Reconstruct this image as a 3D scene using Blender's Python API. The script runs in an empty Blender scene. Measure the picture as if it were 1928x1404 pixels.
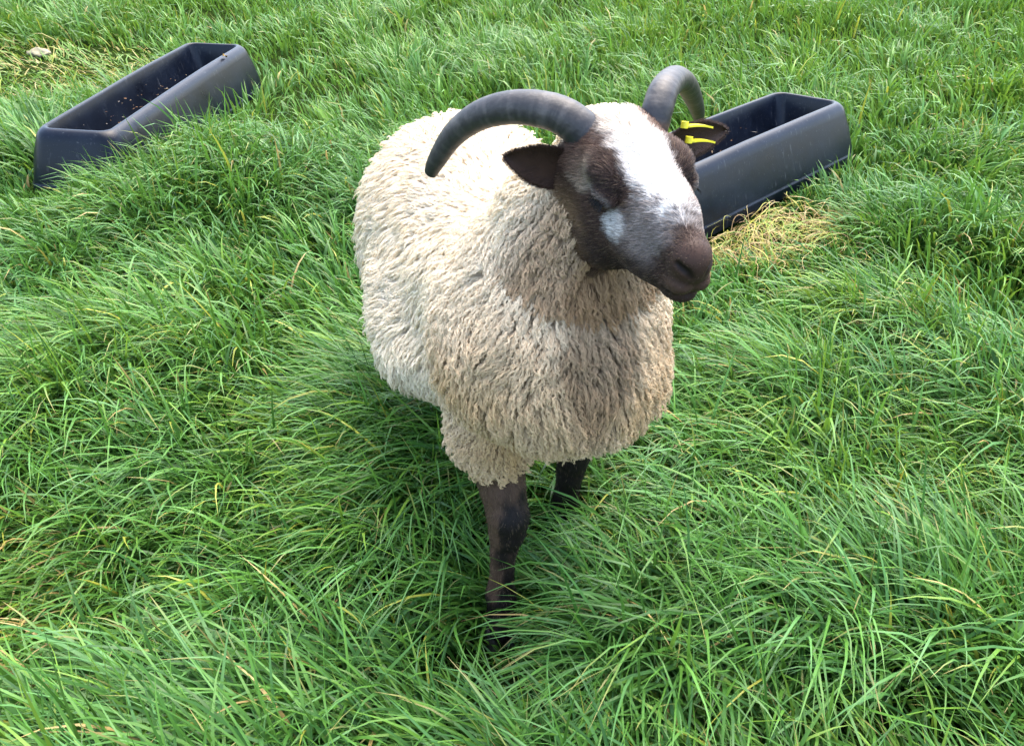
import bpy, math, random
import numpy as np
import openvdb
from mathutils import Vector, Matrix

R = math.radians
scene = bpy.context.scene
col = scene.collection
rng = np.random.default_rng(7)

# ------------------------------------------------------------------ camera
CAM_H, PITCH, FPX = 1.26, 35.0, 1604.0
cam = bpy.data.cameras.new('camera')
cam.sensor_width = 36.0
cam.lens = FPX / 1928.0 * 36.0
cam.clip_start = 0.05
cam.clip_end = 2000.0
camo = bpy.data.objects.new('camera', cam)
col.objects.link(camo)
camo.location = (0, 0, CAM_H)
camo.rotation_euler = (R(90 - PITCH), 0, 0)
scene.camera = camo

# ------------------------------------------------------------------ sky, sun, exposure
SUN_EL, SUN_AZ = 66.0, 25.0          # azimuth measured from +Y (view direction) towards +X
world = bpy.data.worlds.new('World')
scene.world = world
world.use_nodes = True
wn = world.node_tree.nodes
sky = wn.new('ShaderNodeTexSky')
sky.sky_type = 'NISHITA'
sky.sun_disc = False
sky.sun_elevation = R(SUN_EL)
sky.sun_rotation = R(SUN_AZ)
sky.air_density = 1.0
sky.dust_density = 3.0
sky.ozone_density = 1.0
wn['Background'].inputs['Strength'].default_value = 0.15
world.node_tree.links.new(sky.outputs[0], wn['Background'].inputs['Color'])

sun = bpy.data.lights.new('sun', 'SUN')
sun.energy = 1.05
sun.angle = R(75)
sun.color = (1.0, 0.95, 0.88)
suno = bpy.data.objects.new('sun', sun)
col.objects.link(suno)
sd = Vector((math.sin(R(SUN_AZ)) * math.cos(R(SUN_EL)), math.cos(R(SUN_AZ)) * math.cos(R(SUN_EL)), math.sin(R(SUN_EL))))
suno.rotation_euler = sd.to_track_quat('Z', 'Y').to_euler()
suno.location = sd * 20

vs = scene.view_settings
vs.view_transform = 'Standard'
vs.look = 'None'
vs.gamma = 1.0
vs.use_curve_mapping = False
vs.exposure = 2.55
scene.cycles.max_bounces = 10
scene.cycles.diffuse_bounces = 5
scene.cycles.transmission_bounces = 6
scene.cycles.glossy_bounces = 3

# ------------------------------------------------------------------ helpers
def hash3(i, j, k, seed):
    n = (i * 374761393 + j * 668265263 + k * 2147483647 + seed * 1274126177) & 0xFFFFFFFF
    n = ((n ^ (n >> 13)) * 1274126177) & 0xFFFFFFFF
    return ((n ^ (n >> 16)) & 0xFFFFFF) / float(0xFFFFFF)

def noise(P, scale=1.0, seed=0, octaves=1):
    """smooth value noise in -1..1 for an (n,2) or (n,3) array"""
    P = np.asarray(P, float) * scale
    if P.shape[1] == 2:
        P = np.c_[P, np.zeros(len(P))]
    tot, amp, den = np.zeros(len(P)), 1.0, 0.0
    for o in range(octaves):
        Q = P * (2 ** o) + 31.7 * o
        I = np.floor(Q).astype(np.int64)
        F = Q - I
        F = F * F * (3 - 2 * F)
        v = 0
        for a in (0, 1):
            for b in (0, 1):
                for c in (0, 1):
                    w = (F[:, 0] if a else 1 - F[:, 0]) * (F[:, 1] if b else 1 - F[:, 1]) * (F[:, 2] if c else 1 - F[:, 2])
                    v = v + w * hash3(I[:, 0] + a, I[:, 1] + b, I[:, 2] + c, seed + o)
        tot += amp * (2 * v - 1)
        den += amp
        amp *= 0.5
    return tot / den

def sstep(a, b, x):
    t = np.clip((x - a) / (b - a), 0, 1)
    return t * t * (3 - 2 * t)

def mix(a, b, t):
    return a + (b - a) * t

def unit(v):
    return v / np.maximum(np.linalg.norm(v, axis=-1, keepdims=True), 1e-9)

def mesh_obj(name, verts, faces, mat=None, parent=None, smooth=True, colors=None):
    me = bpy.data.meshes.new(name)
    verts = np.asarray(verts, dtype=np.float32)
    if isinstance(faces, np.ndarray):
        n, k = faces.shape
        me.vertices.add(len(verts))
        me.vertices.foreach_set('co', verts.ravel())
        me.loops.add(n * k)
        me.loops.foreach_set('vertex_index', faces.astype(np.int32).ravel())
        me.polygons.add(n)
        me.polygons.foreach_set('loop_start', np.arange(0, n * k, k, dtype=np.int32))
        me.update(calc_edges=True)
        me.validate()
    else:
        me.from_pydata(verts.tolist(), [], faces)
        me.update()
    if smooth:
        me.shade_smooth()
    if colors is not None:
        a = me.color_attributes.new('col', 'FLOAT_COLOR', 'POINT')
        c = np.ones((len(verts), 4), np.float32)
        c[:, :3] = colors
        a.data.foreach_set('color', c.ravel())
    if mat:
        me.materials.append(mat)
    o = bpy.data.objects.new(name, me)
    col.objects.link(o)
    o.parent = parent
    return o

def hair_obj(name, pts, radius, colors, mat, parent=None):
    """pts (n,k,3), radius (n,k) or (k,), colors (n,3)"""
    n, k, _ = pts.shape
    cu = bpy.data.hair_curves.new(name)
    cu.add_curves([k] * n)
    cu.attributes['position'].data.foreach_set('vector', np.ascontiguousarray(pts, np.float32).ravel())
    ra = cu.attributes.get('radius') or cu.attributes.new('radius', 'FLOAT', 'POINT')
    ra.data.foreach_set('value', np.ascontiguousarray(np.broadcast_to(radius, (n, k)), np.float32).ravel())
    ca = cu.attributes.new('col', 'FLOAT_COLOR', 'CURVE')
    c = np.ones((n, 4), np.float32)
    c[:, :3] = colors
    ca.data.foreach_set('color', c.ravel())
    cu.materials.append(mat)
    o = bpy.data.objects.new(name, cu)
    col.objects.link(o)
    o.parent = parent
    return o

def empty(name, loc=(0, 0, 0)):
    o = bpy.data.objects.new(name, None)
    o.empty_display_size = 0.1
    col.objects.link(o)
    o.location = loc
    return o

def tag(o, label=None, cat=None, group=None, kind=None):
    for k, v in (('label', label), ('category', cat), ('group', group), ('kind', kind)):
        if v:
            o[k] = v
    return o

def new_mat(name):
    m = bpy.data.materials.new(name)
    m.use_nodes = True
    nt = m.node_tree
    return m, nt, nt.nodes['Principled BSDF'], nt.nodes, nt.links

def ramp_node(nodes, stops):
    r = nodes.new('ShaderNodeValToRGB')
    e = r.color_ramp.elements
    while len(e) > 1:
        e.remove(e[-1])
    e[0].position, e[0].color = stops[0][0], (*stops[0][1], 1)
    for p, c in stops[1:]:
        x = e.new(p)
        x.color = (*c, 1)
    return r

def pix_dir(x, y):
    s, c = math.sin(R(PITCH)), math.cos(R(PITCH))
    u, v = (x - 964.0) / FPX, (y - 702.0) / FPX
    return np.array([u, c - v * s, -s - v * c])

def pix_z(x, y, z=0.0):
    d = pix_dir(x, y)
    return np.array([0, 0, CAM_H]) + d * (z - CAM_H) / d[2]

def pix_y(x, y, Y):
    d = pix_dir(x, y)
    return np.array([0, 0, CAM_H]) + d * Y / d[1]

def catmull(P, n):
    P = np.asarray(P, float)
    Q = np.vstack([2 * P[0] - P[1], P, 2 * P[-1] - P[-2]])
    t = np.linspace(0, len(P) - 1 - 1e-6, n)
    i = t.astype(int)
    f = (t - i)[:, None]
    a, b, c, d = Q[i], Q[i + 1], Q[i + 2], Q[i + 3]
    return 0.5 * (2 * b + (c - a) * f + (2 * a - 5 * b + 4 * c - d) * f ** 2 + (3 * b - a - 3 * c + d) * f ** 3)

# ------------------------------------------------------------------ materials
def mat_attr(name, rough, spec=0.3, bump=None):
    m, nt, b, N, L = new_mat(name)
    a = N.new('ShaderNodeAttribute')
    a.attribute_name = 'col'
    L.new(a.outputs['Color'], b.inputs['Base Color'])
    b.inputs['Roughness'].default_value = rough
    b.inputs['Specular IOR Level'].default_value = spec
    return m, nt, b, N, L

m_wool, *_ = mat_attr('wool_fibre', 0.75, 0.25)
m_fur, *_ = mat_attr('short_fur', 0.55, 0.2)
m_skin, *_ = mat_attr('sheep_skin', 0.55, 0.14)

def make_grass_mat():
    m, nt, b, N, L = mat_attr('grass_blade', 0.42, 0.27)
    a = [n for n in N if n.bl_idname == 'ShaderNodeAttribute'][0]
    tr = N.new('ShaderNodeBsdfTranslucent')
    mx = N.new('ShaderNodeMixShader')
    mx.inputs[0].default_value = 0.22
    hs = N.new('ShaderNodeHueSaturation')
    hs.inputs['Hue'].default_value = 0.485
    hs.inputs['Value'].default_value = 1.5
    L.new(a.outputs['Color'], hs.inputs['Color'])
    L.new(hs.outputs[0], tr.inputs['Color'])
    L.new(b.outputs[0], mx.inputs[1])
    L.new(tr.outputs[0], mx.inputs[2])
    L.new(mx.outputs[0], N['Material Output'].inputs['Surface'])
    return m
m_grass = make_grass_mat()

def make_ground_mat():
    m, nt, b, N, L = new_mat('pasture_soil')
    tc = N.new('ShaderNodeTexCoord')
    n1 = N.new('ShaderNodeTexNoise')
    n1.inputs['Scale'].default_value = 9
    n1.inputs['Detail'].default_value = 8
    n2 = N.new('ShaderNodeTexNoise')
    n2.inputs['Scale'].default_value = 120
    n2.inputs['Detail'].default_value = 6
    r = ramp_node(N, [(0.3, (0.007, 0.014, 0.003)), (0.5, (0.016, 0.032, 0.006)), (0.72, (0.032, 0.032, 0.012))])
    mm = N.new('ShaderNodeMixRGB')
    mm.inputs[0].default_value = 0.5
    L.new(tc.outputs['Object'], n1.inputs['Vector'])
    L.new(tc.outputs['Object'], n2.inputs['Vector'])
    L.new(n1.outputs['Fac'], mm.inputs[1])
    L.new(n2.outputs['Fac'], mm.inputs[2])
    L.new(mm.outputs[0], r.inputs['Fac'])
    L.new(r.outputs[0], b.inputs['Base Color'])
    bp = N.new('ShaderNodeBump')
    bp.inputs['Strength'].default_value = 0.8
    bp.inputs['Distance'].default_value = 0.02
    L.new(n2.outputs['Fac'], bp.inputs['Height'])
    L.new(bp.outputs[0], b.inputs['Normal'])
    b.inputs['Roughness'].default_value = 1.0
    b.inputs['Specular IOR Level'].default_value = 0.0
    return m
m_ground = make_ground_mat()

def make_plastic_mat():
    m, nt, b, N, L = new_mat('weathered_black_plastic')
    tc = N.new('ShaderNodeTexCoord')
    n1 = N.new('ShaderNodeTexNoise')
    n1.inputs['Scale'].default_value = 7
    n1.inputs['Detail'].default_value = 9
    n1.inputs['Roughness'].default_value = 0.65
    r = ramp_node(N, [(0.35, (0.0015, 0.0026, 0.006)), (0.6, (0.0035, 0.006, 0.0125)), (0.8, (0.012, 0.016, 0.026))])
    L.new(tc.outputs['Object'], n1.inputs['Vector'])
    L.new(n1.outputs['Fac'], r.inputs['Fac'])
    # scratches: stretched noise, thresholded
    mp = N.new('ShaderNodeMapping')
    mp.inputs['Scale'].default_value = (60, 60, 6)
    n2 = N.new('ShaderNodeTexNoise')
    n2.inputs['Scale'].default_value = 1.0
    n2.inputs['Detail'].default_value = 3
    L.new(tc.outputs['Object'], mp.inputs['Vector'])
    L.new(mp.outputs[0], n2.inputs['Vector'])
    r2 = ramp_node(N, [(0.64, (0, 0, 0)), (0.76, (1, 1, 1))])
    L.new(n2.outputs['Fac'], r2.inputs['Fac'])
    # fine dust specks
    n3 = N.new('ShaderNodeTexNoise')
    n3.inputs['Scale'].default_value = 160
    n3.inputs['Detail'].default_value = 2
    L.new(tc.outputs['Object'], n3.inputs['Vector'])
    r3 = ramp_node(N, [(0.66, (0, 0, 0)), (0.74, (1, 1, 1))])
    L.new(n3.outputs['Fac'], r3.inputs['Fac'])
    mx = N.new('ShaderNodeMath')
    mx.operation = 'MAXIMUM'
    L.new(r2.outputs[0], mx.inputs[0])
    L.new(r3.outputs[0], mx.inputs[1])
    ml = N.new('ShaderNodeMath')
    ml.operation = 'MULTIPLY'
    ml.inputs[1].default_value = 0.45
    L.new(mx.outputs[0], ml.inputs[0])
    mc = N.new('ShaderNodeMixRGB')
    mc.inputs[2].default_value = (0.075, 0.08, 0.085, 1)
    L.new(ml.outputs[0], mc.inputs[0])
    L.new(r.outputs[0], mc.inputs[1])
    L.new(mc.outputs[0], b.inputs['Base Color'])
    rr = N.new('ShaderNodeMapRange')
    rr.inputs[3].default_value = 0.20
    rr.inputs[4].default_value = 0.42
    L.new(n1.outputs['Fac'], rr.inputs[0])
    L.new(rr.outputs[0], b.inputs['Roughness'])
    b.inputs['Specular IOR Level'].default_value = 0.22
    bp = N.new('ShaderNodeBump')
    bp.inputs['Strength'].default_value = 0.25
    bp.inputs['Distance'].default_value = 0.003
    L.new(n1.outputs['Fac'], bp.inputs['Height'])
    L.new(bp.outputs[0], b.inputs['Normal'])
    return m
m_plastic = make_plastic_mat()

def make_horn_mat():
    m, nt, b, N, L = mat_attr('horn_keratin', 0.45, 0.35)
    a = [n for n in N if n.bl_idname == 'ShaderNodeAttribute'][0]
    tc = N.new('ShaderNodeTexCoord')
    n1 = N.new('ShaderNodeTexNoise')
    n1.inputs['Scale'].default_value = 180
    n1.inputs['Detail'].default_value = 5
    L.new(tc.outputs['Object'], n1.inputs['Vector'])
    mr = N.new('ShaderNodeMapRange')
    mr.inputs[3].default_value = 0.6
    mr.inputs[4].default_value = 1.4
    L.new(n1.outputs['Fac'], mr.inputs[0])
    mu = N.new('ShaderNodeMixRGB')
    mu.blend_type = 'MULTIPLY'
    mu.inputs[0].default_value = 1
    L.new(a.outputs['Color'], mu.inputs[1])
    L.new(mr.outputs[0], mu.inputs[2])
    L.new(mu.outputs[0], b.inputs['Base Color'])
    bp = N.new('ShaderNodeBump')
    bp.inputs['Strength'].default_value = 0.35
    bp.inputs['Distance'].default_value = 0.0015
    L.new(n1.outputs['Fac'], bp.inputs['Height'])
    L.new(bp.outputs[0], b.inputs['Normal'])
    return m
m_horn = make_horn_mat()

def plain(name, c, rough=0.5, spec=0.5, noise_amt=0.3, nscale=40):
    m, nt, b, N, L = new_mat(name)
    tc = N.new('ShaderNodeTexCoord')
    n1 = N.new('ShaderNodeTexNoise')
    n1.inputs['Scale'].default_value = nscale
    n1.inputs['Detail'].default_value = 6
    L.new(tc.outputs['Object'], n1.inputs['Vector'])
    lo = [x * (1 - noise_amt) for x in c]
    hi = [min(1, x * (1 + noise_amt)) for x in c]
    r = ramp_node(N, [(0.3, lo), (0.7, hi)])
    L.new(n1.outputs['Fac'], r.inputs['Fac'])
    L.new(r.outputs[0], b.inputs['Base Color'])
    b.inputs['Roughness'].default_value = rough
    b.inputs['Specular IOR Level'].default_value = spec
    return m
m_tag = plain('yellow_plastic', (0.74, 0.62, 0.025), 0.4, 0.5, 0.06)
m_hoof = plain('hoof_horn', (0.02, 0.017, 0.015), 0.5)
m_stone = plain('pale_limestone', (0.24, 0.21, 0.13), 0.9, 0.2, 0.25, 25)
m_feed, *_ = mat_attr('feed_crumb', 0.9, 0.2)

# ------------------------------------------------------------------ ground
def ground_z(x, y):
    P = np.c_[np.ravel(x), np.ravel(y)].astype(float)
    r = np.hypot(P[:, 0], P[:, 1] - 2)
    z = 0.028 * noise(P, 1.3, 3, 3) * sstep(60, 20, r)
    return z

def build_ground():
    a = np.concatenate([-np.geomspace(8, 600, 26)[::-1], np.linspace(-7.9, 7.9, 160), np.geomspace(8, 600, 26)])
    X, Y = np.meshgrid(a, a + 3, indexing='ij')
    Z = ground_z(X, Y)
    V = np.c_[X.ravel(), Y.ravel(), Z]
    n = len(a)
    i = np.arange(n * n).reshape(n, n)
    F = np.stack([i[:-1, :-1], i[1:, :-1], i[1:, 1:], i[:-1, 1:]], -1).reshape(-1, 4)
    o = mesh_obj('ground', V, F, m_ground)
    tag(o, kind='structure')
build_ground()

# ------------------------------------------------------------------ feed troughs
TROUGHS = []
def rrect(hx, hy, r, z, nc=7, ns=6):
    pts = []
    cs = [(hx - r, hy - r, 0), (-(hx - r), hy - r, 90), (-(hx - r), -(hy - r), 180), (hx - r, -(hy - r), 270)]
    for k, (cx, cy, a0) in enumerate(cs):
        arc = [(cx + r * math.cos(R(a0 + 90 * i / nc)), cy + r * math.sin(R(a0 + 90 * i / nc))) for i in range(nc + 1)]
        nx, ny, na = cs[(k + 1) % 4]
        q = (nx + r * math.cos(R(na)), ny + r * math.sin(R(na)))
        pts += arc
        for s in range(1, ns):
            pts.append((mix(arc[-1][0], q[0], s / ns), mix(arc[-1][1], q[1], s / ns)))
    return [(x, y, z) for x, y in pts]

def build_trough(x, y, yaw, pitch, roll, L, W, z0, label, seed):
    t = empty('feed_trough', (x, y, z0))
    t.rotation_mode = 'XYZ'
    Mz = Matrix.Rotation(yaw, 4, 'Z') @ Matrix.Rotation(pitch, 4, 'X') @ Matrix.Rotation(roll, 4, 'Y')
    t.rotation_euler = Mz.to_euler()
    tag(t, label, 'trough', 'black plastic feed troughs')
    hx, hy = W / 2, L / 2
    prof = [(0.062, -0.03, 0.07), (0.062, 0.004, 0.07), (0.061, 0.008, 0.07), (0.058, 0.011, 0.07), (0.057, 0.016, 0.07), (0.049, 0.06, 0.066),
            (0.037, 0.11, 0.061), (0.021, 0.158, 0.054), (0.016, 0.174, 0.052), (0.009, 0.186, 0.049), (0.000, 0.195, 0.045), (-0.008, 0.200, 0.042),
            (-0.015, 0.201, 0.038), (-0.020, 0.199, 0.034), (-0.0225, 0.193, 0.032), (-0.031, 0.15, 0.034), (-0.043, 0.095, 0.036),
            (-0.056, 0.05, 0.038), (-0.064, 0.036, 0.036), (-0.076, 0.03, 0.03), (-0.098, 0.029, 0.02)]
    V, F = [], []
    for dx, z, r in prof:
        V += rrect(hx + dx, hy + dx, max(r, 0.012), z)
    m = len(V) // len(prof)
    for k in range(len(prof) - 1):
        for i in range(m):
            j = (i + 1) % m
            F.append((k * m + i, k * m + j, (k + 1) * m + j, (k + 1) * m + i))
    # slight warp of the moulding
    V = np.array(V)
    V[:, 0] += 0.006 * np.sin(V[:, 1] * 3.1 + seed) * (V[:, 2] > 0.02)
    V[:, 2] += 0.003 * noise(V, 4, seed) * (V[:, 2] > 0.1)
    F.append(tuple((len(prof) - 1) * m + i for i in range(m)))
    mesh_obj('shell', V, F, m_plastic, t)
    M = np.array(Matrix.Translation((x, y, z0)) @ Mz)
    TROUGHS.append((M, hx, hy))
    # crumbs of feed and bits of straw on the floor and the inner walls
    r2 = np.random.default_rng(seed)
    n = 200
    cx = r2.normal(0, 0.022, n)
    cx = np.where(np.abs(cx) > hx - 0.06, 0, cx)
    cy = r2.uniform(-hy + 0.12, hy - 0.12, n) * (0.35 + 0.65 * r2.random(n))
    V2, F2, C2 = [], [], []
    tint = np.array([(0.20, 0.11, 0.05), (0.22, 0.16, 0.09), (0.09, 0.05, 0.03), (0.17, 0.15, 0.12)])
    for q in range(n):
        wall = r2.random() < 0.25
        s = r2.uniform(0.0015, 0.0045)
        ln = s * (r2.uniform(4, 9) if r2.random() < 0.12 else r2.uniform(0.8, 1.8))
        a = r2.uniform(0, 6.28)
        c = np.array([cx[q], cy[q], 0.031 + s * 0.5])
        if wall:
            h = r2.uniform(0.0, 0.1)
            c = np.array([-(hx - 0.062 + 0.27 * h) + 0.003, cy[q], 0.046 + h])
        ax = np.array([math.cos(a), math.sin(a), r2.normal(0, 0.15)])
        bx = np.array([-ax[1], ax[0], 0])
        k0 = len(V2)
        zz = np.array([0, 0, 1.0])
        for u, v, w in ((-1, 0, 0), (0, -1, 0), (1, 0, 0), (0, 1, 0), (0, 0, 1), (0, 0, -1)):
            V2.append(c + ax * u * ln * r2.uniform(.7, 1.2) + bx * v * s * r2.uniform(.7, 1.2) + zz * w * s * .6)
            C2.append(tint[q % 4] * r2.uniform(.6, 1.2))
        for f in ((0, 1, 4), (1, 2, 4), (2, 3, 4), (3, 0, 4), (1, 0, 5), (2, 1, 5), (3, 2, 5), (0, 3, 5)):
            F2.append(tuple(k0 + i for i in f))
    V2 = (np.c_[np.array(V2), np.ones(len(V2))] @ M.T)[:, :3]
    fo = mesh_obj('feed_crumbs', V2, F2, m_feed, None, False, np.array(C2))
    tag(fo, 'scattered feed crumbs and straw bits lying in the ' + ('left' if x < 0 else 'right') + ' black trough', 'feed crumbs', kind='stuff')

build_trough(-1.495, 3.605, -0.114, -0.010, 0.015, 1.281, 0.28, 0.022,
             'long black plastic feed trough lying in the grass behind the left of the sheep', 11)
build_trough(0.720, 2.909, -0.819, 0.007, -0.072, 1.25, 0.29, 0.033,
             'black plastic feed trough partly hidden behind the head of the sheep', 23)

# ------------------------------------------------------------------ sheep: pose and signed distance field
YAW, HP, HR = R(18.5), R(10), R(-3)
P0 = np.array([0.128, 1.008, 0.926])
HS = 0.965
def head_matrix():
    fh = np.array([math.sin(YAW), -math.cos(YAW), 0])
    up = np.array([0, 0, 1.0])
    r = np.cross(fh, up)
    n = fh * math.cos(HP) - up * math.sin(HP)
    d = fh * math.sin(HP) + up * math.cos(HP)
    return np.stack([r * math.cos(HR) + d * math.sin(HR), n, -r * math.sin(HR) + d * math.cos(HR)], 1)
HM = head_matrix()
def to_head(P):
    return (P - P0) @ HM / HS
def from_head(q):
    return P0 + HS * (np.asarray(q, float) @ HM.T)

def cone(P, a, b, ra, rb):
    a, b = np.asarray(a, P.dtype), np.asarray(b, P.dtype)
    ab = b - a
    t = np.clip(((P - a) @ ab) / (ab @ ab), 0, 1)
    return np.linalg.norm(P - a - t[:, None] * ab, axis=1) - (ra + (rb - ra) * t)
def ell(P, c, r):
    q = (P - np.asarray(c, P.dtype)) / np.asarray(r, P.dtype)
    k0 = np.linalg.norm(q, axis=1)
    k1 = np.linalg.norm(q / np.asarray(r, P.dtype), axis=1)
    return k0 * (k0 - 1) / np.maximum(k1, 1e-6)
def smin(a, b, k):
    h = np.clip(0.5 + 0.5 * (b - a) / k, 0, 1)
    return b + (a - b) * h - k * h * (1 - h)
def smax(a, b, k):
    return -smin(-a, -b, k)

SLIT = [((0.0665, 0.074, -0.0470), 0.0034), ((0.0675, 0.091, -0.0490), 0.0046), ((0.0625, 0.109, -0.0480), 0.0032)]
NOSTRIL = [((0.0070, 0.2455, -0.0715), 0.0042), ((0.0150, 0.2390, -0.0600), 0.0054), ((0.0225, 0.2260, -0.0540), 0.0036)]
MOUTH = [((0.0, 0.2420, -0.0990), 0.0030), ((0.0180, 0.2310, -0.1005), 0.0034), ((0.0300, 0.2050, -0.1040), 0.0032), ((0.0360, 0.1880, -0.1050), 0.0018)]
def slit(m, ch, grow):
    return np.min([cone(m, ch[k][0], ch[k + 1][0], ch[k][1] + grow, ch[k + 1][1] + grow) for k in range(len(ch) - 1)], axis=0)

def head_sdf(P):
    q = to_head(P)
    m = q.copy()
    m[:, 0] = np.abs(m[:, 0])
    d = ell(m, (0, 0.030, -0.062), (0.060, 0.075, 0.062))
    d = smin(d, cone(m, (0, 0.055, -0.051), (0, 0.15, -0.047), 0.050, 0.034), 0.02)
    d = smin(d, cone(m, (0, 0.13, -0.050), (0, 0.212, -0.060), 0.033, 0.0245), 0.02)
    d = smin(d, ell(m, (0, 0.217, -0.062), (0.0215, 0.024, 0.027)), 0.010)
    d = smin(d, cone(m, (0.012, 0.165, -0.084), (0.008, 0.208, -0.090), 0.022, 0.0160), 0.015)
    d = smin(d, cone(m, (0.014, 0.05, -0.126), (0, 0.195, -0.106), 0.035, 0.016), 0.025)
    d = smin(d, ell(m, (0.036, 0.055, -0.108), (0.030, 0.055, 0.058)), 0.025)
    d = smin(d, ell(m, (0.018, 0.125, -0.085), (0.032, 0.065, 0.036)), 0.02)
    d = smin(d, ell(m, (0.044, 0.072, -0.025), (0.017, 0.032, 0.014)), 0.018)
    d = smin(d, ell(m, (0.0500, 0.090, -0.043), (0.0155, 0.021, 0.0145)), 0.007)
    d = smin(d, ell(m, (0.010, 0.220, -0.087), (0.0150, 0.0165, 0.0125)), 0.007)     # upper lip
    d = smin(d, ell(m, (0, 0.207, -0.1105), (0.0185, 0.0200, 0.0105)), 0.007)         # lower lip / chin
    # closed eye slit, nostril, mouth, philtrum
    d = smax(d, -slit(m, SLIT, 0.0), 0.003)
    d = smax(d, -slit(m, NOSTRIL, 0.0), 0.004)
    d = smax(d, -slit(m, MOUTH, 0.0), 0.003)
    d = smax(d, -cone(m, (0.0, 0.250, -0.068), (0.0, 0.243, -0.096), 0.003, 0.002), 0.004)
    return d * HS

CHEST = np.array([0.062, 1.055, 0.558])
LEGS = {   # chains of (point, radius)
    'fore_right': [((-0.022, 1.105, 0.480), 0.080), ((-0.030, 1.050, 0.400), 0.052), ((-0.016, 1.020, 0.325), 0.036), ((-0.006, 0.998, 0.278), 0.0330),
                   ((-0.008, 0.996, 0.245), 0.0285), ((-0.014, 0.994, 0.205), 0.0212), ((-0.018, 0.992, 0.130), 0.0198), ((-0.019, 0.990, 0.098), 0.0255), ((-0.019, 0.978, 0.060), 0.0225), ((-0.019, 0.968, 0.035), 0.026)],
    'fore_left': [((0.130, 1.150, 0.470), 0.075), ((0.128, 1.175, 0.390), 0.045), ((0.118, 1.180, 0.315), 0.038), ((0.113, 1.185, 0.270), 0.031),
                  ((0.111, 1.188, 0.240), 0.029), ((0.108, 1.192, 0.200), 0.024), ((0.104, 1.205, 0.125), 0.022), ((0.102, 1.210, 0.098), 0.025), ((0.101, 1.198, 0.060), 0.022), ((0.100, 1.188, 0.035), 0.026)],
    'hind_right': [((-0.190, 1.640, 0.440), 0.110), ((-0.205, 1.560, 0.360), 0.070), ((-0.205, 1.640, 0.300), 0.042), ((-0.205, 1.690, 0.262), 0.031),
                   ((-0.205, 1.685, 0.220), 0.027), ((-0.203, 1.655, 0.120), 0.022), ((-0.202, 1.645, 0.095), 0.025), ((-0.200, 1.630, 0.060), 0.022), ((-0.200, 1.620, 0.035), 0.026)],
    'hind_left': [((-0.005, 1.680, 0.440), 0.110), ((0.005, 1.620, 0.360), 0.070), ((0.008, 1.700, 0.300), 0.042), ((0.010, 1.755, 0.262), 0.031),
                  ((0.010, 1.750, 0.220), 0.027), ((0.012, 1.720, 0.120), 0.022), ((0.012, 1.712, 0.095), 0.025), ((0.014, 1.697, 0.060), 0.022), ((0.014, 1.687, 0.035), 0.026)],
}
def body_sdf(P):
    d = cone(P, (-0.092, 1.640, 0.474), (0.035, 1.200, 0.545), 0.200, 0.142)
    d = smin(d, ell(P, (-0.088, 1.490, 0.405), (0.178, 0.30, 0.155)), 0.06)
    d = smin(d, ell(P, (-0.105, 1.700, 0.478), (0.185, 0.16, 0.185)), 0.06)
    d = smin(d, ell(P, CHEST, (0.142, 0.135, 0.140)), 0.08)
    d = smin(d, ell(P, (0.076, 1.03, 0.525), (0.105, 0.10, 0.065)), 0.06)
    nb = from_head((0, -0.015, -0.075))
    d = smin(d, cone(P, (0.055, 1.120, 0.590), nb, 0.145, 0.070), 0.07)
    d = smin(d, cone(P, (-0.15, 1.86, 0.53), (-0.165, 1.90, 0.42), 0.03, 0.02), 0.04)
    for ch in LEGS.values():
        for k in range(len(ch) - 1):
            d = smin(d, cone(P, ch[k][0], ch[k + 1][0], ch[k][1], ch[k + 1][1]), 0.03 if k < 2 else 0.008)
    return d
def sheep_sdf(P):
    d = body_sdf(P)
    near = np.linalg.norm(P - from_head((0, 0.09, -0.06)), axis=1) < 0.34
    if near.any():
        d[near] = smin(d[near], head_sdf(P[near]), 0.025)
    return d
def grad(P, f=sheep_sdf, e=8e-4):
    g = np.zeros_like(P)
    for a in range(3):
        o = np.zeros(3)
        o[a] = e
        g[:, a] = (f(P + o) - f(P - o)) / (2 * e)
    return g

def in_face(P):
    """1 on the short-haired face, 0 in the fleece"""
    q = to_head(P)
    edge = mix(-0.016, 0.022, sstep(-0.066, -0.098, q[:, 2])) + 0.036 * sstep(-0.065, -0.150, q[:, 2]) + 0.016 * noise(q, 55, 5, 2)
    f = sstep(edge - 0.006, edge + 0.010, q[:, 1])
    near = (head_sdf(P) < 0.022) & (q[:, 2] > -0.185)
    return f * near
def in_shank(P):
    """1 on the short-haired lower legs"""
    zl = np.where(P[:, 1] > 1.45, 0.29, np.where(P[:, 0] > 0.05, 0.43, 0.375)) + 0.012 * noise(P, 30, 9)
    out = sstep(zl + 0.012, zl - 0.012, P[:, 2])
    belly = np.full(len(P), 1.0)
    for ch in LEGS.values():
        for k in range(len(ch) - 1):
            belly = np.minimum(belly, cone(P, ch[k][0], ch[k + 1][0], ch[k][1], ch[k + 1][1]))
    return out * (belly < 0.03)

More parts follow.
